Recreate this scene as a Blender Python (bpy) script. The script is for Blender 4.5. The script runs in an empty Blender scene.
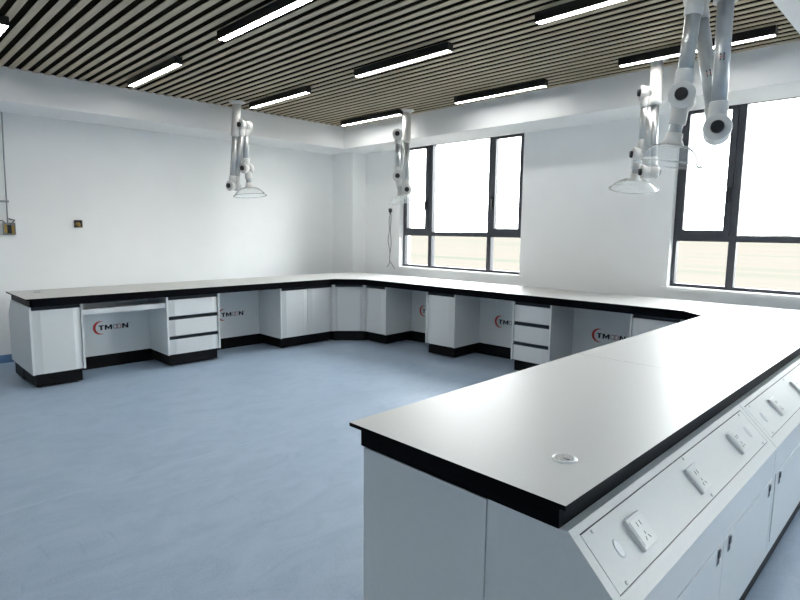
import bpy, bmesh, math, random
from mathutils import Vector, Matrix

R = math.radians
PI = math.pi
random.seed(4)
scene = bpy.context.scene
COL = scene.collection

# ------------------------------------------------------------------ materials
def new_mat(name):
    m = bpy.data.materials.new(name)
    m.use_nodes = True
    nt = m.node_tree
    return m, nt, nt.nodes['Principled BSDF']

def plain(name, col, rough=0.5, metal=0.0, noise=0.0, scale=40.0, bump=0.0, spec=0.5, coat=0.0):
    """principled surface with a little procedural variation of its own"""
    m, nt, b = new_mat(name)
    b.inputs['Roughness'].default_value = rough
    b.inputs['Metallic'].default_value = metal
    b.inputs['Specular IOR Level'].default_value = spec
    b.inputs['Coat Weight'].default_value = coat
    tc = nt.nodes.new('ShaderNodeTexCoord')
    nz = nt.nodes.new('ShaderNodeTexNoise')
    nz.inputs['Scale'].default_value = scale
    nz.inputs['Detail'].default_value = 4
    nt.links.new(tc.outputs['Object'], nz.inputs['Vector'])
    rp = nt.nodes.new('ShaderNodeValToRGB')
    k = noise
    rp.color_ramp.elements[0].position = 0.3
    rp.color_ramp.elements[1].position = 0.7
    rp.color_ramp.elements[0].color = tuple(max(0, c * (1 - k)) for c in col) + (1,)
    rp.color_ramp.elements[1].color = tuple(min(1, c * (1 + k)) for c in col) + (1,)
    nt.links.new(nz.outputs['Fac'], rp.inputs['Fac'])
    nt.links.new(rp.outputs['Color'], b.inputs['Base Color'])
    if bump:
        bp = nt.nodes.new('ShaderNodeBump')
        bp.inputs['Strength'].default_value = bump
        bp.inputs['Distance'].default_value = 0.002
        nt.links.new(nz.outputs['Fac'], bp.inputs['Height'])
        nt.links.new(bp.outputs['Normal'], b.inputs['Normal'])
    return m

def emit(name, col, strength):
    m, nt, b = new_mat(name)
    b.inputs['Base Color'].default_value = (0.9, 0.9, 0.9, 1)
    b.inputs['Emission Color'].default_value = col + (1,)
    b.inputs['Emission Strength'].default_value = strength
    return m

def clear(name, tint, gloss, rough=0.02, body=0.0):
    """thin clear sheet: see-through, glossier at grazing angles, a trace of white body"""
    m = bpy.data.materials.new(name)
    m.use_nodes = True
    nt = m.node_tree
    nt.nodes.clear()
    out = nt.nodes.new('ShaderNodeOutputMaterial')
    tr = nt.nodes.new('ShaderNodeBsdfTransparent')
    tr.inputs['Color'].default_value = tint + (1,)
    gl = nt.nodes.new('ShaderNodeBsdfGlossy')
    gl.inputs['Roughness'].default_value = rough
    lw = nt.nodes.new('ShaderNodeLayerWeight')
    lw.inputs['Blend'].default_value = gloss
    mx = nt.nodes.new('ShaderNodeMixShader')
    nt.links.new(lw.outputs['Fresnel'], mx.inputs[0])
    nt.links.new(tr.outputs[0], mx.inputs[1])
    nt.links.new(gl.outputs[0], mx.inputs[2])
    last = mx
    if body:
        df = nt.nodes.new('ShaderNodeBsdfDiffuse')
        df.inputs['Color'].default_value = (0.9, 0.92, 0.92, 1)
        m2 = nt.nodes.new('ShaderNodeMixShader')
        mp = nt.nodes.new('ShaderNodeMath'); mp.operation = 'MULTIPLY_ADD'
        mp.inputs[1].default_value = body * 4
        mp.inputs[2].default_value = body
        nt.links.new(lw.outputs['Facing'], mp.inputs[0])
        nt.links.new(mp.outputs[0], m2.inputs[0])
        nt.links.new(mx.outputs[0], m2.inputs[1])
        nt.links.new(df.outputs[0], m2.inputs[2])
        last = m2
    nt.links.new(last.outputs[0], out.inputs['Surface'])
    return m

def floor_mat():
    m, nt, b = new_mat('blue_sheet_vinyl')
    tc = nt.nodes.new('ShaderNodeTexCoord')
    mp = nt.nodes.new('ShaderNodeMapping')
    mp.inputs['Rotation'].default_value = (0, 0, R(0))
    mp.inputs['Scale'].default_value = (1.0, 0.5, 1)
    nt.links.new(tc.outputs['Object'], mp.inputs['Vector'])
    n1 = nt.nodes.new('ShaderNodeTexNoise')
    n1.inputs['Scale'].default_value = 5.0; n1.inputs['Detail'].default_value = 8
    n1.inputs['Roughness'].default_value = 0.7; n1.inputs['Distortion'].default_value = 1.4
    nt.links.new(mp.outputs[0], n1.inputs['Vector'])
    r1 = nt.nodes.new('ShaderNodeValToRGB')
    r1.color_ramp.elements[0].position = 0.28; r1.color_ramp.elements[0].color = FLOOR_D
    r1.color_ramp.elements[1].position = 0.6; r1.color_ramp.elements[1].color = FLOOR_L
    nt.links.new(n1.outputs['Fac'], r1.inputs['Fac'])
    n2 = nt.nodes.new('ShaderNodeTexNoise')
    n2.inputs['Scale'].default_value = 130; n2.inputs['Detail'].default_value = 3
    nt.links.new(tc.outputs['Object'], n2.inputs['Vector'])
    r2 = nt.nodes.new('ShaderNodeValToRGB')
    r2.color_ramp.elements[0].position = 0.35; r2.color_ramp.elements[0].color = (0.86, 0.88, 0.9, 1)
    r2.color_ramp.elements[1].position = 0.65; r2.color_ramp.elements[1].color = (1, 1, 1, 1)
    nt.links.new(n2.outputs['Fac'], r2.inputs['Fac'])
    mu = nt.nodes.new('ShaderNodeMix'); mu.data_type = 'RGBA'; mu.blend_type = 'MULTIPLY'
    mu.inputs['Factor'].default_value = 1
    nt.links.new(r1.outputs['Color'], mu.inputs['A']); nt.links.new(r2.outputs['Color'], mu.inputs['B'])
    # scattered scuff streaks
    mp3 = nt.nodes.new('ShaderNodeMapping')
    mp3.inputs['Rotation'].default_value = (0, 0, R(35)); mp3.inputs['Scale'].default_value = (1.4, 9, 1)
    nt.links.new(tc.outputs['Object'], mp3.inputs['Vector'])
    n3 = nt.nodes.new('ShaderNodeTexNoise')
    n3.inputs['Scale'].default_value = 2.6; n3.inputs['Detail'].default_value = 5; n3.inputs['Distortion'].default_value = 0.8
    nt.links.new(mp3.outputs[0], n3.inputs['Vector'])
    r3 = nt.nodes.new('ShaderNodeValToRGB')
    r3.color_ramp.elements[0].position = 0.66; r3.color_ramp.elements[0].color = (0, 0, 0, 1)
    r3.color_ramp.elements[1].position = 0.80; r3.color_ramp.elements[1].color = (0.5, 0.5, 0.5, 1)
    nt.links.new(n3.outputs['Fac'], r3.inputs['Fac'])
    m3 = nt.nodes.new('ShaderNodeMix'); m3.data_type = 'RGBA'
    m3.inputs['B'].default_value = FLOOR_S
    nt.links.new(r3.outputs['Color'], m3.inputs['Factor'])
    nt.links.new(mu.outputs['Result'], m3.inputs['A'])
    nt.links.new(m3.outputs['Result'], b.inputs['Base Color'])
    rr = nt.nodes.new('ShaderNodeMapRange')
    rr.inputs['To Min'].default_value = 0.36; rr.inputs['To Max'].default_value = 0.5
    nt.links.new(n1.outputs['Fac'], rr.inputs['Value'])
    nt.links.new(rr.outputs['Result'], b.inputs['Roughness'])
    bp = nt.nodes.new('ShaderNodeBump'); bp.inputs['Strength'].default_value = 0.06; bp.inputs['Distance'].default_value = 0.002
    nt.links.new(n2.outputs['Fac'], bp.inputs['Height']); nt.links.new(bp.outputs['Normal'], b.inputs['Normal'])
    return m

def slat_mat():
    """taupe wood-grain baffle"""
    m, nt, b = new_mat('taupe_baffle')
    tc = nt.nodes.new('ShaderNodeTexCoord')
    mp = nt.nodes.new('ShaderNodeMapping'); mp.inputs['Scale'].default_value = (1.2, 28, 28)
    nt.links.new(tc.outputs['Object'], mp.inputs['Vector'])
    n = nt.nodes.new('ShaderNodeTexNoise'); n.inputs['Scale'].default_value = 2.0; n.inputs['Detail'].default_value = 6
    nt.links.new(mp.outputs[0], n.inputs['Vector'])
    r = nt.nodes.new('ShaderNodeValToRGB')
    r.color_ramp.elements[0].position = 0.3; r.color_ramp.elements[0].color = SLAT_D
    r.color_ramp.elements[1].position = 0.7; r.color_ramp.elements[1].color = SLAT_L
    nt.links.new(n.outputs['Fac'], r.inputs['Fac']); nt.links.new(r.outputs['Color'], b.inputs['Base Color'])
    b.inputs['Roughness'].default_value = 0.38
    return m

def field_mat():
    m, nt, b = new_mat('dry_fields')
    tc = nt.nodes.new('ShaderNodeTexCoord')
    mp = nt.nodes.new('ShaderNodeMapping'); mp.inputs['Rotation'].default_value = (0, 0, R(38)); mp.inputs['Scale'].default_value = (0.004, 0.03, 1)
    nt.links.new(tc.outputs['Object'], mp.inputs['Vector'])
    n = nt.nodes.new('ShaderNodeTexNoise'); n.inputs['Scale'].default_value = 1.0; n.inputs['Detail'].default_value = 5
    nt.links.new(mp.outputs[0], n.inputs['Vector'])
    r = nt.nodes.new('ShaderNodeValToRGB')
    e = r.color_ramp.elements
    e[0].position = 0.3; e[0].color = FIELD[0]
    e[1].position = 0.72; e[1].color = FIELD[1]
    q = e.new(0.5); q.color = FIELD[2]
    nt.links.new(n.outputs['Fac'], r.inputs['Fac']); nt.links.new(r.outputs['Color'], b.inputs['Base Color'])
    b.inputs['Roughness'].default_value = 1; b.inputs['Specular IOR Level'].default_value = 0
    return m

FLOOR_D = (0.315, 0.415, 0.55, 1); FLOOR_L = (0.40, 0.505, 0.635, 1); FLOOR_S = (0.20, 0.31, 0.49, 1)
SLAT_D = (0.40, 0.325, 0.215, 1); SLAT_L = (0.56, 0.465, 0.325, 1)
SKY = 9.0
FIELD = [(0.058, 0.052, 0.045, 1), (0.044, 0.049, 0.039, 1), (0.062, 0.056, 0.049, 1)]
LAMP = 14.0

M = {}
M['wall'] = plain('white_wall_paint', (0.875, 0.885, 0.885), 0.75, noise=0.012, scale=3, bump=0.03)
M['soffit'] = plain('white_ceiling_paint', (0.89, 0.89, 0.88), 0.8, noise=0.01, scale=3)
M['floor'] = floor_mat()
M['coving'] = plain('blue_vinyl_skirting', (0.13, 0.24, 0.42), 0.5, noise=0.1, scale=8)
M['seam'] = plain('vinyl_weld_seam', (0.42, 0.53, 0.66), 0.5, noise=0.05)
M['slat'] = slat_mat()
M['void'] = plain('dark_ceiling_void', (0.010, 0.007, 0.004), 0.95, noise=0.1, spec=0.05)
M['top'] = plain('white_laminate_top', (0.53, 0.535, 0.52), 0.42, noise=0.012, scale=90)
M['black'] = plain('black_board_edge', (0.0022, 0.0026, 0.0045), 0.42, noise=0.15, scale=60, spec=0.06)
M['plinth'] = plain('black_plinth', (0.003, 0.003, 0.004), 0.5, noise=0.2, scale=30, spec=0.2)
M['steel'] = plain('white_powder_coat', (0.73, 0.755, 0.755), 0.42, noise=0.012, scale=60, bump=0.02)
M['panel'] = plain('light_grey_panel', (0.80, 0.80, 0.77), 0.45, noise=0.012, scale=60)
M['pull'] = plain('dark_aluminium_pull', (0.035, 0.045, 0.055), 0.3, metal=0.6, noise=0.1)
M['frame'] = plain('graphite_window_frame', (0.048, 0.053, 0.066), 0.4, noise=0.06)
M['glass'] = clear('window_glass', (0.97, 0.985, 0.98), 0.12)
M['hood'] = clear('clear_hood_plastic', (0.985, 0.992, 0.992), 0.045, 0.05, body=0.085)
M['hoodrim'] = clear('clear_rim_plastic', (0.96, 0.98, 0.98), 0.05, 0.05, body=0.2)
M['arm'] = plain('white_arm_plastic', (0.74, 0.74, 0.72), 0.40, noise=0.01)
M['alu'] = plain('brushed_aluminium_tube', (0.55, 0.57, 0.575), 0.33, metal=0.75, noise=0.05, scale=25)
M['knob'] = plain('black_knob_plastic', (0.012, 0.012, 0.014), 0.4, noise=0.1)
M['lampbody'] = plain('black_lamp_housing', (0.010, 0.010, 0.012), 0.45, noise=0.1)
M['lens'] = emit('white_lamp_lens', (1.0, 0.98, 0.95), LAMP)
M['red'] = plain('red_logo_ink', (0.50, 0.035, 0.03), 0.5, noise=0.03)
M['ink'] = plain('black_logo_ink', (0.01, 0.01, 0.015), 0.5, noise=0.03)
M['greyink'] = plain('grey_logo_ink', (0.16, 0.16, 0.17), 0.5, noise=0.03)
M['socket'] = plain('white_socket_plastic', (0.82, 0.82, 0.79), 0.3, noise=0.008)
M['hole'] = plain('dark_socket_slots', (0.05, 0.05, 0.05), 0.6, noise=0.05)
M['fix'] = plain('pale_screw_head', (0.72, 0.73, 0.72), 0.35, noise=0.02)
M['screw'] = plain('bright_screw_steel', (0.62, 0.62, 0.62), 0.25, metal=0.9, noise=0.05)
M['badge'] = plain('pale_badge_plastic', (0.83, 0.85, 0.85), 0.25, noise=0.02)
M['brass'] = plain('aged_brass', (0.45, 0.30, 0.10), 0.35, metal=0.8, noise=0.2)
M['galv'] = plain('galvanised_conduit', (0.30, 0.32, 0.32), 0.4, metal=0.6, noise=0.1)
M['cord'] = plain('grey_flex', (0.18, 0.18, 0.18), 0.5, noise=0.05)
M['field'] = field_mat()
M['hill'] = plain('hazy_treeline', (0.071, 0.072, 0.070), 1.0, noise=0.03, scale=0.02, spec=0)  # distance haze is put into the treeline colour itself

# ------------------------------------------------------------------ mesh builder
class MB:
    def __init__(s):
        s.bm = bmesh.new(); s.mats = []; s.cur = 0
    def mat(s, m):
        if m not in s.mats: s.mats.append(m)
        s.cur = s.mats.index(m); return s
    def _f(s, vs, smooth=False, mi=None):
        try: f = s.bm.faces.new(vs)
        except ValueError: return None
        f.material_index = s.cur if mi is None else mi
        f.smooth = smooth
        return f
    def box(s, x0, x1, y0, y1, z0, z1, bev=0.0):
        b = s.bm
        v = [b.verts.new(p) for p in ((x0,y0,z0),(x1,y0,z0),(x1,y1,z0),(x0,y1,z0),(x0,y0,z1),(x1,y0,z1),(x1,y1,z1),(x0,y1,z1))]
        fs = [s._f([v[i] for i in q]) for q in ((0,3,2,1),(4,5,6,7),(0,1,5,4),(1,2,6,5),(2,3,7,6),(3,0,4,7))]
        if bev > 0:
            es = {e for f in fs for e in f.edges}
            bmesh.ops.bevel(b, geom=list(es), offset=bev, segments=2, profile=0.6, affect='EDGES', material=-1)
        return s
    def prism(s, poly, axis, a, c, side=None):
        """poly = 2D outline, extruded along axis ('x': (y,z), 'y': (x,z), 'z': (x,y)) from a to c"""
        def P(p, t):
            return {'x': (t, p[0], p[1]), 'y': (p[0], t, p[1]), 'z': (p[0], p[1], t)}[axis]
        lo = [s.bm.verts.new(P(p, a)) for p in poly]; hi = [s.bm.verts.new(P(p, c)) for p in poly]
        n = len(poly)
        fs = [s._f(lo[::-1]), s._f(hi)]
        for i in range(n):
            fs.append(s._f([lo[i], lo[(i+1) % n], hi[(i+1) % n], hi[i]], mi=side))
        fs = [f for f in fs if f]
        bmesh.ops.recalc_face_normals(s.bm, faces=fs)
        return s
    def tube(s, p0, p1, r0, r1=None, seg=20, caps=True):
        r1 = r0 if r1 is None else r1
        return s.lathe_axis(p0, p1, [(0, r0), (1, r1)], seg, caps)
    def lathe_axis(s, p0, p1, prof, seg=24, caps=True, sx=1.0):
        """revolve prof [(t along p0->p1 as 0..1, radius)]"""
        p0, p1 = Vector(p0), Vector(p1); d = (p1 - p0); L = d.length; d.normalize()
        a = Vector((0, 0, 1)) if abs(d.z) < 0.9 else Vector((1, 0, 0))
        u = d.cross(a).normalized(); w = d.cross(u).normalized()
        rings = []
        for t, r in prof:
            c = p0 + d * (L * t)
            rings.append([s.bm.verts.new(c + (u * math.cos(2*PI*k/seg) + w * (math.sin(2*PI*k/seg) * sx)) * r) for k in range(seg)])
        fs = []
        for i in range(len(rings)-1):
            for k in range(seg):
                fs.append(s._f([rings[i][k], rings[i][(k+1) % seg], rings[i+1][(k+1) % seg], rings[i+1][k]], True))
        if caps:
            fs.append(s._f(rings[0][::-1])); fs.append(s._f(rings[-1]))
        fs = [f for f in fs if f]
        bmesh.ops.recalc_face_normals(s.bm, faces=fs)
        return s
    def path(s, pts, r, seg=8):
        for i in range(len(pts)-1): s.tube(pts[i], pts[i+1], r, r, seg)
        return s
    def ring(s, cx, cz, ro, ri, y0, y1, seg=32, sx=1.0):
        """flat ring in the xz plane"""
        for k in range(seg):
            a0, a1 = 2*PI*k/seg, 2*PI*(k+1)/seg
            q = [(cx+ro*sx*math.cos(a0), cz+ro*math.sin(a0)), (cx+ro*sx*math.cos(a1), cz+ro*math.sin(a1)),
                 (cx+ri*sx*math.cos(a1), cz+ri*math.sin(a1)), (cx+ri*sx*math.cos(a0), cz+ri*math.sin(a0))]
            s._f([s.bm.verts.new((p[0], y0, p[1])) for p in q])
        return s
    def build(s, name, parent=None, m=None):
        me = bpy.data.meshes.new(name)
        s.bm.normal_update(); s.bm.to_mesh(me); s.bm.free()
        for q in (s.mats if s.mats else [m]): me.materials.append(M[q])
        o = bpy.data.objects.new(name, me); COL.objects.link(o)
        if parent: o.parent = parent
        return o

def mb(m): return MB().mat(m)

def thing(name, label, cat, loc=(0,0,0), rz=0.0, group=None):
    o = bpy.data.objects.new(name, None); COL.objects.link(o)
    o.empty_display_size = 0.1
    o.location = loc; o.rotation_euler = (0, 0, rz)
    o['label'] = label; o['category'] = cat
    if group: o['group'] = group
    return o

def tag(o, label, cat, group=None):
    o['label'] = label; o['category'] = cat
    if group: o['group'] = group
    return o

def struct(o, label=None):
    o['kind'] = 'structure'
    if label: o['label'] = label
    return o

def dup(root, loc, rz, label, group=None):
    r = root.copy(); COL.objects.link(r); r.location = loc; r.rotation_euler = (0, 0, rz); r['label'] = label
    if group: r['group'] = group
    for ch in list(root.children):
        c = ch.copy(); COL.objects.link(c); c.parent = r
        for g in list(ch.children):
            d = g.copy(); COL.objects.link(d); d.parent = c
    return r

# ------------------------------------------------------------------ room shell
XL, YW = -7.30, 6.0            # left wall, window wall
XR, YF = 4.6, -3.2             # right wall, wall behind the camera
ZC, ZB = 3.0, 2.69             # slat ceiling, underside of beams
BX, BY = -6.64, 5.42           # faces of the two beams
ZT = 3.12

struct(mb('floor').box(XL-0.2, XR+0.2, YF-0.2, YW+0.25, -0.12, 0).build('floor'), 'pale blue mottled sheet vinyl floor')
o = mb('seam').box(-3.42, -3.41, YF, 4.4, 0.0, 0.0006).build('trim_1'); struct(o, 'welded seam in the blue vinyl floor')
struct(mb('wall').box(XL-0.2, XL, YF-0.2, YW+0.25, 0, ZT).build('wall_left'), 'plain white side wall with a small open socket')
struct(mb('wall').box(XR, XR+0.2, YF-0.2, YW+0.25, 0, ZT).build('wall_right'))
struct(mb('wall').box(XL, XR, YF-0.2, YF, 0, ZT).build('wall_front'))
# window wall with two openings
WZ0, WZ1 = 0.95, 2.69
W1 = (-6.03, -3.89); W2 = (-2.11, 0.03); W3 = (1.81, 3.95)
b = mb('wall')
for x0, x1 in ((XL, W1[0]), (W1[1], W2[0]), (W2[1], W3[0]), (W3[1], XR)): b.box(x0, x1, YW, YW+0.25, 0, ZT)
for w in (W1, W2, W3):
    b.box(w[0], w[1], YW, YW+0.25, 0, WZ0); b.box(w[0], w[1], YW, YW+0.25, WZ1+0.053, ZT)
struct(b.build('wall_back'), 'white wall with two dark framed windows')
struct(mb('wall').box(XL, -6.79, 5.72, YW, 0, ZB).build('column'), 'white column in the far room corner')
# ceiling: black void, slats, plaster strip, beams
struct(mb('void').box(XL, XR, YF, YW, ZC+0.010, ZT+0.1).build('ceiling'), 'dark void above the ceiling slats')
b = mb('slat')
y = 5.395
while y > YF:
    b.box(BX, -1.015, y-0.0245, y+0.0245, ZC, ZC+0.006)
    y -= 0.1
struct(b.build('ceiling_slats'), 'taupe slats of the open baffle ceiling')
struct(mb('soffit').box(-1.015, XR, YF, BY, ZC-0.005, ZC+0.010).build('ceiling_plaster'), 'flat white plaster strip beside the slats')
struct(mb('wall').box(XL, BX, YF, YW, ZB, ZC+0.010).build('beam_left'), 'white boxed beam along the left wall')
struct(mb('wall').box(BX, XR, BY, YW, ZB, ZC+0.010).build('beam_back'), 'white boxed beam above the windows')
struct(mb('coving').box(XL, XL+0.006, YF, 5.72, 0, 0.09).build('baseboard_left'), 'blue vinyl skirting on the left wall')
struct(mb('coving').box(-6.79, XR, YW-0.006, YW, 0, 0.09).build('baseboard_back'))

# ------------------------------------------------------------------ windows
def window(name, x0, x1, label):
    """fixed centre light, a casement on each side, three low lights under the transom"""
    yf, yb = YW+0.085, YW+0.155
    z0, z1 = WZ0, WZ1+0.053
    zt0, zt1 = 1.420, 1.478                     # transom
    s0 = x0+0.545; s1 = x1-0.545                # mullion centres
    fw = 0.035
    w = thing(name, label, 'window', ((x0+x1)/2, YW+0.09, z0)); del w['category']; w['kind'] = 'structure'
    ox, oy, oz = -(x0+x1)/2, -(YW+0.09), -z0
    def B(mb_, a, b_, c, d, e, f): return mb_.box(a+ox, b_+ox, c+oy, d+oy, e+oz, f+oz)
    f = mb('frame')
    B(f, x0, x0+fw, yf, yb, z0, z1); B(f, x1-fw, x1, yf, yb, z0, z1)
    B(f, x0+fw, x1-fw, yf, yb, z0, z0+fw); B(f, x0+fw, x1-fw, yf, yb, z1-fw, z1)
    B(f, x0+fw, x1-fw, yf, yb, zt0, zt1)
    for s in (s0, s1):
        B(f, s-0.033, s+0.033, yf, yb, z0+fw, zt0); B(f, s-0.033, s+0.033, yf, yb, zt1, z1-fw)
    f.build('window_frame', w)
    for (a, c, hx) in ((x0+fw, s0-0.033, -1), (s1+0.033, x1-fw, 1)):
        sw = 0.055
        q = mb('frame')
        ya, yc = yf-0.02, yf+0.04
        B(q, a, a+sw, ya, yc, zt1, z1-fw); B(q, c-sw, c, ya, yc, zt1, z1-fw)
        B(q, a+sw, c-sw, ya, yc, zt1, zt1+sw); B(q, a+sw, c-sw, ya, yc, z1-fw-sw*0.6, z1-fw)
        sash = q.build('sash', w)
        pg = mb('glass'); B(pg, a+sw, c-sw, yf+0.008, yf+0.014, zt1+sw, z1-fw-sw*0.6); pg.build('pane', sash)
        hc = (c-0.02) if hx < 0 else (a+0.02)
        h = mb('knob')
        B(h, hc-0.014, hc+0.014, ya-0.012, ya, 1.80, 1.94)
        B(h, hc-0.010, hc+0.010, ya-0.035, ya-0.012, 1.89, 1.915)
        B(h, hc-0.010, hc+0.010, ya-0.045, ya-0.030, 1.79, 1.915)
        h.build('handle', sash)
    pg = mb('glass'); B(pg, s0+0.033, s1-0.033, yf+0.03, yf+0.036, zt1, z1-fw); pg.build('pane', w)
    for a, c in ((x0+fw, s0-0.033), (s0+0.033, s1-0.033), (s1+0.033, x1-fw)):
        pg = mb('glass'); B(pg, a, c, yf+0.03, yf+0.036, z0+fw, zt0); pg.build('pane', w)
    sl = mb('soffit'); B(sl, x0-0.05, x1+0.05, YW-0.03, YW, z0-0.028, z0); B(sl, x0, x1, YW, yf, z0-0.004, z0+0.004); sl.build('window_sill', w)
    return w
window('window_1', W1[0], W1[1], 'dark grey framed window nearer the room corner')
window('window_2', W2[0], W2[1], 'dark grey framed window on the right behind the peninsula bench')
window('window_3', W3[0], W3[1], 'dark grey framed window beyond the right picture edge')

# ------------------------------------------------------------------ view outside
struct(mb('field').box(-900, 700, 6.6, 1500, -9.2, -9.0).build('field_ground'), 'pale dry fields beyond the windows')
b = mb('hill')
random.seed(11)
pts = []
n = 90
for i in range(n+1):
    x = -1300 + 2200*i/n
    h = 4 + 4*abs(math.sin(i*0.31)) + 2*random.random()
    pts.append((x, -9+h))
b.prism([(-1300, -9.1)] + pts + [(900, -9.1)], 'y', 900, 960)
struct(b.build('hills'), 'low hazy treeline on the horizon')

# ------------------------------------------------------------------ bench parts
DC = 0.505        # depth of front cabinets
ZK, ZP, ZF = 0.135, 0.765, 0.837   # plinth top, carcass top, underside of board

def door_front(b, x0, x1, z0, z1, cw=0.065, cd=0.019, t=0.024):
    """a door or drawer front whose two upright edges are bent back"""
    b.prism([(x0, t), (x0, cd), (x0+cw, 0), (x1-cw, 0), (x1, cd), (x1, t)], 'z', z0, z1)
    return b

def pull(b, x0, x1, z0, z1):
    """full-width recessed J profile"""
    b.prism([(0.004, z0), (0.010, z0), (0.022, z0+0.006), (0.022, z1-0.004), (0.008, z1-0.004), (0.008, z1), (0.03, z1), (0.03, z0-0.006), (0.004, z0-0.006)], 'x', x0, x1)
    return b

def carcass(b, w, d):
    t = 0.018
    b.box(0, t, 0, d, ZK, ZP); b.box(w-t, w, 0, d, ZK, ZP)
    b.box(t, w-t, d-t, d, ZK, ZP); b.box(t, w-t, 0.02, d-t, ZK, ZK+t); b.box(t, w-t, 0.03, d-t, ZP-t, ZP)
    return b

def plinth(root, w, d, feet=True, l=0.025, r=0.025):
    p = mb('plinth').box(l, w-r, 0.04, d, 0.016, ZK)
    p.build('plinth', root)
    for fx in (l+0.04, w-r-0.04):
        q = mb('galv'); q.tube((fx, 0.07, 0), (fx, 0.07, 0.006), 0.018, 0.016, 14); q.tube((fx, 0.07, 0.006), (fx, 0.07, 0.02), 0.006, 0.006, 10)
        q.build('foot', root)

def door_cabinet(label, w, loc, rz, doors=1, d=DC-0.003, group='white base cabinets with doors'):
    r = thing('base_cabinet', label, 'cabinet', loc, rz, group)
    carcass(mb('steel'), w, d).build('carcass', r)
    g = 0.004; x0 = 0.018 + 0.003; x1 = w - 0.018 - 0.003
    step = (x1 - x0) / doors
    for k in range(doors):
        a = x0 + k*step + (g/2 if k else 0); c = x0 + (k+1)*step - (g/2 if k < doors-1 else 0)
        dr = door_front(mb('steel'), a, c, ZK+0.004, 0.732).build('door', r)
        pull(mb('pull'), a, c, 0.738, ZP-0.001).build('handle', dr)
    plinth(r, w, d)
    return r

def drawer_cabinet(label, w, loc, rz, d=DC-0.003):
    r = thing('drawer_cabinet', label, 'drawer cabinet', loc, rz, 'white three drawer cabinets')
    carcass(mb('steel'), w, d).build('carcass', r)
    x0 = 0.021; x1 = w-0.021
    for z0, z1, h1 in ((0.139, 0.302, 0.334), (0.340, 0.515, 0.550), (0.556, 0.730, ZP-0.001)):
        dr = door_front(mb('steel'), x0, x1, z0, z1).build('drawer', r)
        pull(mb('pull'), x0, x1, z1+0.006, h1).build('handle', dr)
    plinth(r, w, d)
    return r

# logo artwork, drawn once and shared; letters are built from plain strokes in a unit square
STROKES = {
    'T': [[(0,1),(1,1),(1,.78),(0,.78)], [(.31,.78),(.69,.78),(.69,0),(.31,0)]],
    'M': [[(0,0),(.25,0),(.25,1),(0,1)], [(.75,0),(1,0),(1,1),(.75,1)], [(.25,1),(.25,.55),(.5,.0),(.5,.5)], [(.75,1),(.5,.5),(.5,.0),(.75,.55)]],
    'N': [[(0,0),(.28,0),(.28,1),(0,1)], [(.72,0),(1,0),(1,1),(.72,1)], [(.28,1),(.28,.58),(.72,0),(.72,.42)]],
}
def letter(b, ch, x0, x1, z0, z1, y=-0.0012):
    for q in STROKES[ch]:
        b._f([b.bm.verts.new((x0+p[0]*(x1-x0), y, z0+p[1]*(z1-z0))) for p in q])

LOGO = None
def logo(parent, x, z, y):
    """red crescent and the lettering, printed on the knee-space panel"""
    global LOGO
    if LOGO is None:
        b = MB().mat('red')
        ro, n = 0.0725, 40
        out, inn = [], []
        for k in range(n+1):
            a = R(62) + (R(298)-R(62))*k/n
            out.append((0.0725+ro*math.cos(a), ro*math.sin(a)))
        # inner circle through the crescent tips
        tx = out[0][0]; tz = out[0][1]
        cx = 0.092; ri = math.hypot(tx-cx, tz)
        a0 = math.atan2(tz, tx-cx)
        for k in range(n+1):
            a = a0 + (2*PI-2*a0)*k/n
            inn.append((cx+ri*math.cos(a), ri*math.sin(a)))
        for k in range(n):
            q = [out[k], out[k+1], inn[k+1], inn[k]]
            b._f([b.bm.verts.new((p[0], -0.001, p[1])) for p in q])
        b.mat('ink')
        letter(b, 'T', 0.056, 0.107, -0.027, 0.026)
        letter(b, 'M', 0.116, 0.190, -0.027, 0.026)
        letter(b, 'N', 0.292, 0.356, -0.027, 0.026)
        b.mat('greyink')
        b.ring(0.224, 0, 0.0265, 0.0195, -0.0012, 0, 30, 1.05)
        letter(b, 'T', 0.360, 0.367, 0.024, 0.031); letter(b, 'M', 0.369, 0.377, 0.024, 0.031)
        b.mat('red')
        b.ring(0.257, 0, 0.0265, 0.0205, -0.0014, 0, 30, 1.05)
        LOGO = b.build('logo', parent)
        LOGO.location = (x, y, z)
        return LOGO
    o = LOGO.copy(); COL.objects.link(o); o.parent = parent; o.location = (x, y, z)
    return o

# socket module on the sloping fascia, drawn once in its own frame: x along, y down the slope, z out
def socket_meshes():
    p = mb('socket')
    p.box(-0.043, 0.043, -0.043, 0.043, 0, 0.0118, 0.003)
    p.box(-0.034, 0.034, -0.034, 0.034, 0.0118, 0.0133, 0.0006)
    plate = p.build('socket')
    h = mb('hole')
    z0, z1 = 0.0133, 0.0138
    for sx in (-0.009, 0.009): h.box(sx-0.0013, sx+0.0013, -0.024, -0.011, z0, z1)
    h.box(-0.0014, 0.0014, 0.004, 0.012, z0, z1)
    for a, sx in ((R(35), -0.010), (R(-35), 0.010)):
        ca, sa = math.cos(a), math.sin(a)
        q = [(-0.0014, -0.0055), (0.0014, -0.0055), (0.0014, 0.0055), (-0.0014, 0.0055)]
        h.prism([(sx+ca*u-sa*v, 0.021+sa*u+ca*v) for u, v in q], 'z', z0, z1)
    holes = h.build('socket_slots', plate)
    return plate, holes

S_TOP = (0.742, 0.768)          # local (y back, z) where the slope leaves the fascia
S_LOW = (0.895, 0.615)
SL = math.hypot(0.153, 0.153)
SOCK = None

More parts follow.
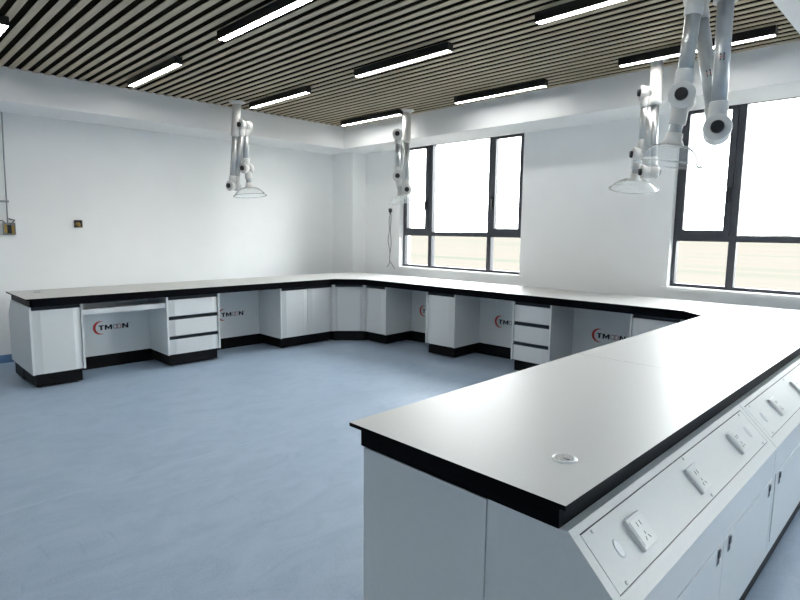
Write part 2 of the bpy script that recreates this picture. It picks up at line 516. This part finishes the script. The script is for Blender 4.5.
def service_cabinet(label, w, loc, rz, logo_at=None, sockets=(), doors=False, ends=(False, False), badges=()):
    """rear service housing: flat knee-space face in front, a 45 degree socket fascia and doors at the back.
       local x along the bench seen from the kneehole side, y from the kneehole (0) to the back (0.39)"""
    global SOCK
    r = thing('service_cabinet', label, 'cabinet', loc, rz, 'white service cabinets with sloped socket panel')
    y0 = 0.0; yt, zt = S_TOP[0]-DC, S_TOP[1]; yl, zl = S_LOW[0]-DC, S_LOW[1]
    prof = [(y0, ZK), (yl, ZK), (yl, zl), (yt, zt), (y0, zt)]
    mb('steel').prism(prof, 'x', 0.0008, w-0.0008).build('carcass', r)
    mb('plinth').box(0.0 if not ends[0] else 0.02, w if not ends[1] else w-0.02, 0.0, yl-0.03, 0.0, ZK).build('plinth', r)
    if logo_at is not None: logo(r, logo_at, 0.430, y0)
    # fascia frame: a thin raised border, a screwed panel inside
    m = Matrix(((0, 0, 0, 0),)*4)
    ux = Vector((-1, 0, 0)); us = Vector((0, yl-yt, zl-zt)).normalized(); un = ux.cross(us)
    if un.y < 0: un = -un
    ux = us.cross(un)
    base = Vector((w, yt, zt)) if ux.x < 0 else Vector((0, yt, zt))
    mat = Matrix.Identity(4)
    for i in range(3):
        mat[i][0], mat[i][1], mat[i][2], mat[i][3] = ux[i], us[i], un[i], base[i]
    f = bpy.data.objects.new('socket_fascia', None)
    bm_ = mb('panel')
    e = 0.033
    bm_.box(0.001, w-0.001, 0.0, 0.021, 0, 0.004, 0.001)
    bm_.box(0.001, w-0.001, 0.177, SL, 0, 0.004, 0.001)
    bm_.box(0.001, e, 0.021, 0.177, 0, 0.004, 0.001); bm_.box(w-e, w-0.001, 0.021, 0.177, 0, 0.004, 0.001)
    bm_.mat('hole'); bm_.box(e, w-e, 0.021, 0.177, 0, 0.0006)
    fr = bm_.build('fascia_frame', r); fr.matrix_local = mat
    pn = mb('panel').box(e+0.003, w-e-0.003, 0.0245, 0.1745, 0.0006, 0.0038, 0.0006).build('socket_panel', fr)
    for sx in (e+0.05, w/2, w-e-0.05):
        for sy in (0.033, 0.166):
            q = mb('fix'); q.lathe_axis((sx, sy, 0.0036), (sx, sy, 0.0066), [(0, 0.0055), (0.5, 0.0052), (1, 0.003)], 12)
            q.build('screw', fr)
    for sx in sockets:
        if SOCK is None:
            SOCK = socket_meshes(); pl, ho = SOCK
            pl.parent = fr
        else:
            pl = SOCK[0].copy(); ho = SOCK[1].copy(); COL.objects.link(pl); COL.objects.link(ho)
            pl.parent = fr; ho.parent = pl
        pl.location = (sx, 0.103, 0.0036)
    for sx in badges:
        q = mb('badge'); q.lathe_axis((sx, 0.101, 0.0036), (sx, 0.101, 0.0060), [(0, 0.024), (0.6, 0.0235), (1, 0.019)], 28, sx=0.62)
        q.build('badge', fr)
    if doors:
        # two flush doors with small recessed pulls at the back face
        mid = w*0.525
        for a, c in ((w-mid, w-0.03), (0.03, w-mid-0.004)):
            q = mb('steel').box(a, c, yl, yl+0.004, 0.19, 0.497, 0.0015).build('door', r)
            for hx in (a+0.058, c-0.058):
              h = mb('screw'); h.box(hx-0.013, hx+0.013, yl+0.004, yl+0.007, 0.436, 0.494, 0.001)
              h.mat('hole'); h.box(hx-0.009, hx+0.009, yl+0.007, yl+0.0075, 0.441, 0.478)
              h.mat('pull'); h.box(hx-0.009, hx+0.009, yl+0.0072, yl+0.011, 0.464, 0.488, 0.001)
              h.build('handle', q)
    return r

# ------------------------------------------------------------------ left bench (rotz 90: local x -> +y, local y -> -x)
LF = -5.88
def left(y): return (LF, y, 0)
A90 = PI/2
door_cabinet('white single door cabinet at the free left end of the left wall bench', 0.44, left(1.15), A90)
drawer_cabinet('white three drawer cabinet on the left wall bench', 0.60, left(2.388), A90)
door_cabinet('white double door cabinet on the left bench beside the angled corner', 0.83, left(3.79), A90, doors=2)
service_cabinet('service cabinet behind the knee space with a thin white drawer rail', 1.60, (LF-DC, 1.15, 0), A90, logo_at=0.66, ends=(True, False))
service_cabinet('service cabinet with printed panel between left drawers and corner cabinets', 1.60, (LF-DC, 2.752, 0), A90, logo_at=0.455)

# slim drawer in the first knee space
r = thing('slim_drawer', 'slim white drawer spanning the knee space at the left bench end', 'drawer', (LF-0.03, 1.59, 0), A90)
mb('steel').box(0.0, 0.798, 0, 0.018, 0.650, 0.702, 0.002).build('drawer_front', r)
q = mb('steel'); q.box(0.02, 0.78, 0.018, 0.40, 0.655, 0.662); q.box(0.0, 0.02, 0.018, 0.42, 0.655, 0.700); q.box(0.78, 0.798, 0.018, 0.42, 0.655, 0.700); q.box(0.02, 0.78, 0.40, 0.412, 0.655, 0.700)
q.build('drawer_tray', r)

# ------------------------------------------------------------------ window bench, a hair off parallel to the wall
SLP = 0.036
ANG = math.atan(SLP)
def yfront(x): return 4.93 + SLP*(x+5.27)
def win(x, back=0.0): return (x - math.sin(ANG)*back, yfront(x) + math.cos(ANG)*back, 0)
PA = (LF, 4.62); PB = (-5.60, yfront(-5.60))
# angled corner cabinet
r = thing('corner_cabinet', 'white angled single door cabinet set diagonally in the bench corner', 'corner cabinet', (PA[0], PA[1], 0), math.atan2(PB[1]-PA[1], PB[0]-PA[0]), None)
ca = math.atan2(PB[1]-PA[1], PB[0]-PA[0]); wd = math.hypot(PB[0]-PA[0], PB[1]-PA[1])
def loc2(p):
    dx, dy = p[0]-PA[0], p[1]-PA[1]
    return (dx*math.cos(ca)+dy*math.sin(ca), -dx*math.sin(ca)+dy*math.cos(ca))
out = [loc2((PA[0]-0.006, PA[1]+0.004)), loc2((PB[0]-0.004, PB[1]+0.006)), loc2((PB[0]-0.02, PB[1]+0.49)), loc2((-6.375, 5.39)), loc2((-6.375, PA[1]+0.004))]
mb('steel').prism([(0.004, 0.021), (wd-0.004, 0.021)] + out[2:], 'z', ZK, ZP).build('carcass', r)
mb('steel').box(0.0, 0.02, 0, 0.021, ZK, ZP).build('corner_post', r); mb('steel').box(wd-0.02, wd, 0, 0.021, ZK, ZP).build('corner_post', r)
dr = door_front(mb('steel'), 0.022, wd-0.022, ZK+0.004, 0.732, 0.03).build('door', r)
mb('pull').box(0.022, wd-0.022, 0.006, 0.021, 0.738, ZP-0.001).build('handle', dr)
mb('plinth').prism([(0.0, 0.045), (wd, 0.045)] + [(p[0], p[1]) for p in out[2:]], 'z', 0.0, ZK).build('plinth', r)

door_cabinet('narrow white single door cabinet just right of the angled corner', 0.405, win(-5.595), ANG)
door_cabinet('white single door cabinet standing alone below the left window', 0.445, win(-4.515), ANG)
drawer_cabinet('white three drawer cabinet on the window wall bench', 0.455, win(-3.31), ANG)
door_cabinet('white single door cabinet at the right end of the window bench', 0.445, win(-2.075), ANG)
service_cabinet('service cabinet with half hidden printed panel right of the bench corner', 1.19, win(-5.70, DC), ANG, logo_at=0.65)
service_cabinet('service cabinet with printed panel left of the window bench drawers', 1.32, win(-4.508, DC), ANG, logo_at=0.655)
service_cabinet('service cabinet with printed panel right of the window bench drawers', 1.56, win(-3.185, DC), ANG, logo_at=0.54)

# ------------------------------------------------------------------ peninsula
PXC = -0.853     # seam between front cabinets and service cabinets
# service cabinets look towards +x; kneehole side faces -x  -> rotz = -90 (local x -> -y, local y -> +x)
door_cabinet('white cabinet with plain end panel at the near end of the peninsula', 0.45, (PXC-DC-0.007, 1.65, 0), -A90, d=DC+0.004)
def pen(y_far): return (PXC, y_far, 0)
# local x measured from the far end (fascia frame runs the other way: from the near end)
service_cabinet('nearest service cabinet of the peninsula with three sockets on its slope', 1.478, pen(2.680), -A90,
                sockets=(0.288, 0.752, 1.217), doors=True, ends=(False, True), badges=(0.131, 1.340))
service_cabinet('second service cabinet of the peninsula, cut by the right picture edge', 1.478, pen(4.160), -A90,
                sockets=(0.19, 0.655, 1.12), doors=True, badges=(0.107, 1.350))
service_cabinet('service cabinet at the window end of the peninsula', 1.10, pen(5.262), -A90, sockets=(0.3,), doors=True)

# ------------------------------------------------------------------ worktops
def worktop(name, label, poly, rails, loc=(0, 0), seams=()):
    lx, ly = loc
    r = thing(name, label, 'worktop', (lx, ly, ZF), 0, 'white worktops with black edges')
    b = mb('top'); b.mat('black'); k = b.mats.index('black'); b.mat('top')
    b.prism([(p[0]-lx, p[1]-ly) for p in poly], 'z', 0.0, 0.013, side=k)
    # the underside is black too
    for f in b.bm.faces:
        if f.normal.z < -0.5 or (abs(f.calc_center_median().z) < 1e-6): f.material_index = k
    b.build('board', r)
    for (p, q) in rails:     # black rail under the board, 20 mm thick
        d = Vector((q[0]-p[0], q[1]-p[1])); L = d.length; d.normalize(); nn = Vector((-d.y, d.x)) * 0.02
        pl = [(p[0]-lx, p[1]-ly), (q[0]-lx, q[1]-ly), (q[0]-lx+nn.x, q[1]-ly+nn.y), (p[0]-lx+nn.x, p[1]-ly+nn.y)]
        mb('black').prism(pl, 'z', 0.770-ZF, -0.0005).build('rail', r)
    return r

def wy(x): return yfront(x) - 0.075      # front edge of the window worktop
JX = -1.75
C1 = (-5.80, 4.57); C2 = (-5.50, wy(-5.50))
bk = lambda x: yfront(x) + 0.745
polyA = [(-6.630, 1.118), (-5.80, 1.118), C1, C2, (JX, wy(JX)), (JX, bk(JX)), (-6.630, bk(-6.63))]
i = 0.035
railsA = [((-6.60, 1.118+i), (-5.80-i, 1.118+i)), ((-5.80-i, 1.118+i), (C1[0]-i, C1[1]+0.015)),
          ((C1[0]-i, C1[1]+0.015), (C2[0]-0.015, C2[1]+i)), ((C2[0]-0.015, C2[1]+i), (JX, wy(JX)+i))]
wa = worktop('worktop', 'white worktop with black edge running along left wall and windows', polyA, railsA, (-5.80, 1.118))
q = mb('screw'); q.lathe_axis((-6.38+5.80, 1.33-1.118, 0.013), (-6.38+5.80, 1.33-1.118, 0.016), [(0, 0.034), (0.5, 0.034), (1, 0.028)], 28)
q.build('cable_grommet', wa)

JY = 2.762
PX0, PX1 = -1.405, -0.605
polyC = [(JX+0.002, wy(JX)), (-1.60, wy(-1.60)), (PX0, 4.80), (PX0, JY+0.001), (PX1, JY+0.001), (PX1, bk(-0.6)), (JX+0.002, bk(JX))]
railsC = [((JX+0.002, wy(JX)+i), (-1.60+0.015, wy(-1.60)+i)), ((-1.585, wy(-1.60)+i), (PX0+i, 4.80+0.015)), ((PX0+i, 4.815), (PX0+i, JY+0.001)),
          ((PX1-0.03, JY+0.001), (PX1-0.03, bk(-0.6)))]
worktop('worktop', 'white worktop with inner corner joining the window bench and the peninsula', polyC, railsC, (PX0, JY))
polyD = [(PX0, 1.170), (PX1, 1.170), (PX1, JY-0.001), (PX0, JY-0.001)]
railsD = [((PX0+0.029, JY-0.001), (PX0+0.029, 1.218)), ((PX0+0.029, 1.197), (PX1-0.03, 1.197)), ((PX1-0.03, 1.218), (PX1-0.03, JY-0.001))]
wd_ = worktop('worktop', 'nearest white worktop slab with black edge and one round cable cover', polyD, railsD, (PX0, 1.170))
gx, gy = -0.747-PX0, 1.425-1.170
q = mb('badge'); q.lathe_axis((gx, gy, 0.013), (gx, gy, 0.0165), [(0, 0.036), (0.5, 0.0355), (1, 0.030)], 32)
q.mat('screw'); q.lathe_axis((gx, gy, 0.0165), (gx, gy, 0.0175), [(0, 0.028), (1, 0.027)], 28)
q.mat('hole'); q.box(gx-0.004, gx+0.018, gy-0.012, gy-0.006, 0.0175, 0.0180)
q.build('cable_grommet', wd_)

# ------------------------------------------------------------------ ceiling lights
def make_light(loc, label):
    r = thing('ceiling_light', label, 'ceiling light', loc, 0, 'black linear ceiling lights')
    q = mb('lampbody')
    L = 0.58
    q.box(-L, L, -0.034, -0.030, -0.064, 0); q.box(-L, L, 0.030, 0.034, -0.064, 0)
    q.box(-L, -L+0.006, -0.030, 0.030, -0.064, 0); q.box(L-0.006, L, -0.030, 0.030, -0.064, 0)
    q.box(-L+0.006, L-0.006, -0.030, 0.030, -0.02, 0)
    q.build('housing', r)
    mb('lens').box(-L+0.006, L-0.006, -0.030, 0.030, -0.062, -0.050).build('diffuser', r)
    return r
lights = [
    ((-5.635, 2.25), 'linear ceiling light nearest the left beam, one row before the back left one'),
    ((-3.62, 2.21), 'linear ceiling light cut by the top edge left of centre'),
    ((-3.64, 3.60), 'linear ceiling light in the middle of the slat ceiling'),
    ((-5.63, 3.64), 'linear ceiling light beside the leftmost extraction arm'),
    ((-5.70, 5.10), 'linear ceiling light in the far corner beside the middle extraction arm'),
    ((-3.65, 5.09), 'linear ceiling light close to the beam above the left window'),
    ((-1.66, 3.56), 'linear ceiling light at top centre, left of the near extraction arm'),
    ((-1.68, 4.94), 'linear ceiling light above the right window, crossing behind the near arm'),
    ((-5.62, 0.96), 'linear ceiling light cut off at the left picture edge'),
]
L0 = None
for (x, y), lab in lights:
    L0 = make_light((x, y, ZC), lab) if L0 is None else (dup(L0, (x, y, ZC), 0, lab) and L0)
# the row nearer the camera and behind it, out of the picture, lights the same room
for x, y in ((-3.62, 0.90), (-1.66, 0.90), (-1.66, 2.20)):
    dup(L0, (x, y, ZC), 0, 'linear ceiling light of the rows above and behind the viewer')

# ------------------------------------------------------------------ extraction arms
def extraction_arm(label, base, sdeg, offs, J, hood_r, hood_h, zflange=ZC, dome=True, colw=0.40, stickers=False, flip=False):
    r = thing('extraction_arm', label, 'extraction arm', (base[0], base[1], zflange), 0, 'ceiling hung extraction arms')
    a = R(sdeg); s = Vector((math.cos(a), math.sin(a), 0)); u = Vector((-s.y, s.x, 0))
    def P(rz, off): return u*rz[0] + s*off + Vector((0, 0, rz[1]-zflange))
    c0 = Vector((0, 0, 0))
    RT, RE = 0.036, 0.043
    q = mb('arm'); q.lathe_axis((0, 0, 0), (0, 0, -0.03), [(0, 0.095), (0.3, 0.095), (0.7, 0.07), (1, 0.055)], 28); q.build('ceiling_flange', r)
    # white upper column then bare tube down to the low joint
    jb = P(J[0], offs[0])
    top = Vector((jb.x, jb.y, 0)) if J[0][0] == 0 else Vector((0, 0, 0))
    d0 = (jb - c0).normalized()
    q = mb('arm'); q.lathe_axis(c0, c0 + d0*colw, [(0, 0.050), (0.9, 0.050), (0.92, 0.054), (1, 0.054)], 24)
    q.build('column', r)
    segs = [(c0 + d0*(colw-0.01), jb, 0), (P(J[0], offs[1]), P(J[1], offs[1]), 1), (P(J[1], offs[2]), P(J[2], offs[2]), 2), (P(J[2], offs[3]), P(J[3], offs[3]), 3)]
    tubes = []
    for p, q_, k in segs:
        d = (q_-p).normalized()
        a0 = p if k == 0 else p + d*0.05
        b0 = q_ - d*0.05 if k < 3 else q_ - d*0.045
        t = mb('alu'); t.tube(a0, b0, RT*(0.9 if k == 3 else 1.0), None, 24)
        to = t.build('tube', r); tubes.append(to)
        # white sockets on the tube ends, growing out of the joint body
        if k > 0:
            e = mb('arm'); e.lathe_axis(p + d*0.0, p + d*0.125, [(0, RE*0.9), (0.7, RE), (0.96, RE), (1, RE*0.93)], 24); e.build('tube_sleeve', r)
        if k < 3:
            e = mb('arm'); e.lathe_axis(q_, q_ - d*0.125, [(0, RE*0.9), (0.7, RE), (0.96, RE), (1, RE*0.93)], 24); e.build('tube_sleeve', r)
    sg = 1
    for k in range(3):
        o1, o2 = offs[k], offs[k+1]
        lo, hi = min(o1, o2), max(o1, o2)
        pa = P(J[k], lo-0.048); pb = P(J[k], hi+0.048)
        L = (pb-pa).length
        e = mb('arm')
        e.lathe_axis(pa, pb, [(0, 0.060), (0.012/L, 0.064), (0.03/L, 0.058), (0.09/L, 0.050), (0.5, 0.047), (1-0.09/L, 0.050), (1-0.03/L, 0.058), (1-0.012/L, 0.064), (1, 0.060)], 32)
        jo = e.build('joint', r)
        for pp, dr in ((pa, -s), (pb, s)):
            n = mb('knob'); n.lathe_axis(pp - dr*0.001, pp + dr*0.022, [(0, 0.031), (0.7, 0.030), (1, 0.025)], 24); n.build('friction_knob', jo)
        # a thumb screw on the lower sleeve
    # hood
    p, q_ = P(J[2], offs[3]), P(J[3], offs[3])
    d = (q_-p).normalized()
    e = mb('arm'); e.lathe_axis(q_ - d*0.06, q_ + d*0.005, [(0, RE*0.95), (0.5, RE), (1, 0.062)], 28); e.build('hood_collar', r)
    prof = []
    if dome:
        n = 10
        for k in range(n+1):
            t = k/n
            ang = t*PI/2
            prof.append((0.92*(1-math.cos(ang)), 0.055 + (hood_r*0.86-0.055)*math.sin(ang)))
        prof.append((0.95, hood_r*0.90)); prof.append((0.98, hood_r)); prof.append((1.0, hood_r))
    else:
        for k in range(11):
            t = k/10
            prof.append((t**1.6*0.94, 0.055 + (hood_r-0.065)*(t**0.8)))
        prof.append((1.0, hood_r))
    h = mb('hood'); h.lathe_axis(q_, q_ + d*hood_h, prof, 48, caps=False)
    ho = h.build('hood', r)
    md = ho.modifiers.new('wall', 'SOLIDIFY'); md.thickness = 0.003
    rm = mb('hoodrim'); pe = q_ + d*hood_h
    rm.lathe_axis(pe - d*0.006, pe + d*0.002, [(0, hood_r-0.004), (0, hood_r+0.004), (1, hood_r+0.004), (1, hood_r-0.004), (0, hood_r-0.004)], 48, caps=False)
    rm.build('hood_rim', r)
    if stickers:
        # small red decals on two tubes, facing the knob side
        for k, t in ((0, 0.45), (1, 0.42)):
            pp, qq, _ = segs[k]
            c = pp + (qq-pp)*t; dd = (qq-pp).normalized(); sd = dd.cross(s).normalized(); nn = sd.cross(dd).normalized()
            if nn.dot(s) < 0: nn = -nn
            st = mb('red')
            for g, mname in ((0.0, 'red'), (0.012, 'ink'), (-0.012, 'ink')):
                st.mat(mname)
                vs = []
                for aa, bb in ((-0.010, -0.005), (0.010, -0.005), (0.010, 0.005), (-0.010, 0.005)):
                    th = aa/RT
                    vs.append(st.bm.verts.new(c + nn*(RT+0.0008)*math.cos(th) + sd*(RT+0.0008)*math.sin(th) + dd*(bb+g)))
                st._f(vs)
            st.build('decal', tubes[k])
    return r

extraction_arm('large near extraction arm with red decals hanging over the peninsula', (-0.91, 3.08), -73.5, [0, -0.10, 0.0, -0.09],
               [(0.01, 2.009), (-0.124, 2.68), (-0.157, 2.178), (-0.191, 1.954)], 0.165, 0.10, zflange=ZC-0.005, stickers=True)
extraction_arm('extraction arm with wide clear hood between the two windows', (-2.02, 5.14), -143.4, [0, 0.04, 0.075, 0.11],
               [(0.06, 2.03), (0.0, 2.715), (0.0, 2.19), (-0.06, 1.975)], 0.21, 0.085, dome=False)
extraction_arm('extraction arm hanging in front of the left window edge', (-5.12, 5.20), -45.6, [0, -0.10, 0, -0.09],
               [(0.016, 2.016), (-0.115, 2.708), (-0.107, 2.186), (-0.061, 1.941)], 0.17, 0.09)
extraction_arm('leftmost extraction arm hanging in front of the plain left wall', (-6.30, 3.50), -79.1, [0, -0.05, -0.11, -0.14],
               [(-0.13, 2.016), (0.03, 2.736), (0.0, 2.23), (0.024, 1.997)], 0.20, 0.10, dome=False)

# ------------------------------------------------------------------ small things on the walls
r = thing('junction_box', 'open junction box with wires at the left picture edge', 'junction box', (XL-0.002, 1.30, 1.40))
q = mb('galv'); q.box(0, 0.05, -0.055, -0.05, 0, 0.13); q.box(0, 0.05, 0.05, 0.055, 0, 0.13); q.box(0, 0.05, -0.05, 0.05, 0, 0.005); q.box(0, 0.05, -0.05, 0.05, 0.125, 0.13); q.box(0, 0.004, -0.05, 0.05, 0.005, 0.125)
q.build('box', r)
q = mb('brass'); q.box(0.004, 0.045, -0.045, -0.022, 0.02, 0.11); q.box(0.004, 0.045, 0.022, 0.045, 0.01, 0.10); q.build('terminal', r)
q = mb('knob'); q.box(0.004, 0.05, -0.018, 0.018, 0.015, 0.105); q.build('breaker', r)
q = mb('cord'); q.path([(0.03, -0.03, 0.12), (0.05, -0.06, 0.15), (0.03, -0.14, 0.15), (0.02, -0.25, 0.14)], 0.006); q.path([(0.03, 0.02, 0.12), (0.06, 0.05, 0.155), (0.03, 0.0, 0.17)], 0.006); q.build('wires', r)
tag(mb('galv').path([(XL+0.02, 1.31, 2.68), (XL+0.02, 1.300, 2.2), (XL+0.02, 1.295, 1.80), (XL+0.02, 1.29, 1.53)], 0.006, 10).build('conduit'),
    'thin grey conduit running down the left wall into the junction box', 'conduit')
tag(mb('galv').box(XL, XL+0.028, 1.10, 1.315, 1.745, 1.765, 0.003).build('pipe_clip'), 'small metal bar clip across the thin wall conduit', 'clip')

r = thing('wall_socket_box', 'small open square socket box set alone in the left wall', 'socket box', (XL, 1.976, 1.485))
q = mb('knob'); q.box(0, 0.02, -0.042, -0.034, 0, 0.085); q.box(0, 0.02, 0.034, 0.042, 0, 0.085); q.box(0, 0.02, -0.034, 0.034, 0, 0.008); q.box(0, 0.02, -0.034, 0.034, 0.077, 0.085); q.box(0, 0.003, -0.034, 0.034, 0.008, 0.077); q.build('box', r)
q = mb('brass'); q.lathe_axis((0.003, -0.002, 0.036), (0.025, -0.002, 0.036), [(0, 0.026), (0.7, 0.026), (1, 0.012)], 18); q.box(0.003, 0.022, 0.004, 0.03, 0.005, 0.018); q.build('insert', r)

r = thing('wall_sensor_cable', 'black plug with thin cable hanging on the wall beside the left window', 'cable', (-6.215, YW, 1.78))
q = mb('knob'); q.box(-0.022, 0.022, -0.035, 0, -0.01, 0.045, 0.005); q.lathe_axis((0, -0.018, -0.01), (0, -0.018, -0.045), [(0, 0.016), (1, 0.007)], 14); q.build('plug', r)
pts1 = []; pts2 = []
for k in range(25):
    t = k/24
    z = -0.04 - 0.72*t
    pts1.append((-0.03*math.sin(t*PI)*1.2 - 0.012*math.sin(t*14), -0.018+0.010*t, z))
    pts2.append((0.012*math.sin(t*PI*1.1) + 0.010*math.sin(t*11+1), -0.012, z))
pts1 += [(-0.02, -0.008, -0.80), (-0.07, -0.008, -0.85)]
pts2 += [(0.03, -0.008, -0.80), (0.10, -0.008, -0.87)]
mb('cord').path(pts1, 0.0045, 8).path(pts2, 0.0045, 8).build('cord', r)

# ------------------------------------------------------------------ sky
wd = bpy.data.worlds.new('overcast_sky'); scene.world = wd; wd.use_nodes = True
nt = wd.node_tree; bg = nt.nodes['Background']
tc = nt.nodes.new('ShaderNodeTexCoord'); sx = nt.nodes.new('ShaderNodeSeparateXYZ')
nt.links.new(tc.outputs['Generated'], sx.inputs[0])
rp = nt.nodes.new('ShaderNodeValToRGB')
rp.color_ramp.elements[0].position = 0.0; rp.color_ramp.elements[0].color = (0.95, 0.95, 0.94, 1)
rp.color_ramp.elements[1].position = 0.5; rp.color_ramp.elements[1].color = (0.945, 0.975, 1.0, 1)
nt.links.new(sx.outputs['Z'], rp.inputs['Fac']); nt.links.new(rp.outputs['Color'], bg.inputs['Color'])
bg.inputs['Strength'].default_value = SKY

# ------------------------------------------------------------------ camera
cam = bpy.data.cameras.new('camera'); co = bpy.data.objects.new('camera', cam); COL.objects.link(co)
cam.sensor_width = 36.0; cam.lens = 557.92*36/800; cam.clip_start = 0.05; cam.clip_end = 4000
yaw, pit, rol = R(45.0), R(7.122), R(0.664)
F = Vector((-math.sin(yaw)*math.cos(pit), math.cos(yaw)*math.cos(pit), -math.sin(pit)))
Rt = Vector((math.cos(yaw), math.sin(yaw), 0)); Up = Rt.cross(F)
c, s = math.cos(rol), math.sin(rol)
Rr = Rt*c + Up*s; Uu = -Rt*s + Up*c
mw = Matrix.Identity(4)
for k in range(3): mw[k][0], mw[k][1], mw[k][2] = Rr[k], Uu[k], -F[k]
mw[0][3], mw[1][3], mw[2][3] = 0, 0, 1.496
co.matrix_world = mw
scene.camera = co

vs = scene.view_settings
vs.view_transform = 'Standard'; vs.look = 'None'; vs.exposure = 1.03; vs.gamma = 1.0; vs.use_curve_mapping = False
cy = scene.cycles
cy.max_bounces = 14; cy.diffuse_bounces = 10; cy.transparent_max_bounces = 24
cy.sample_clamp_indirect = 6.0
cy.use_denoising = True
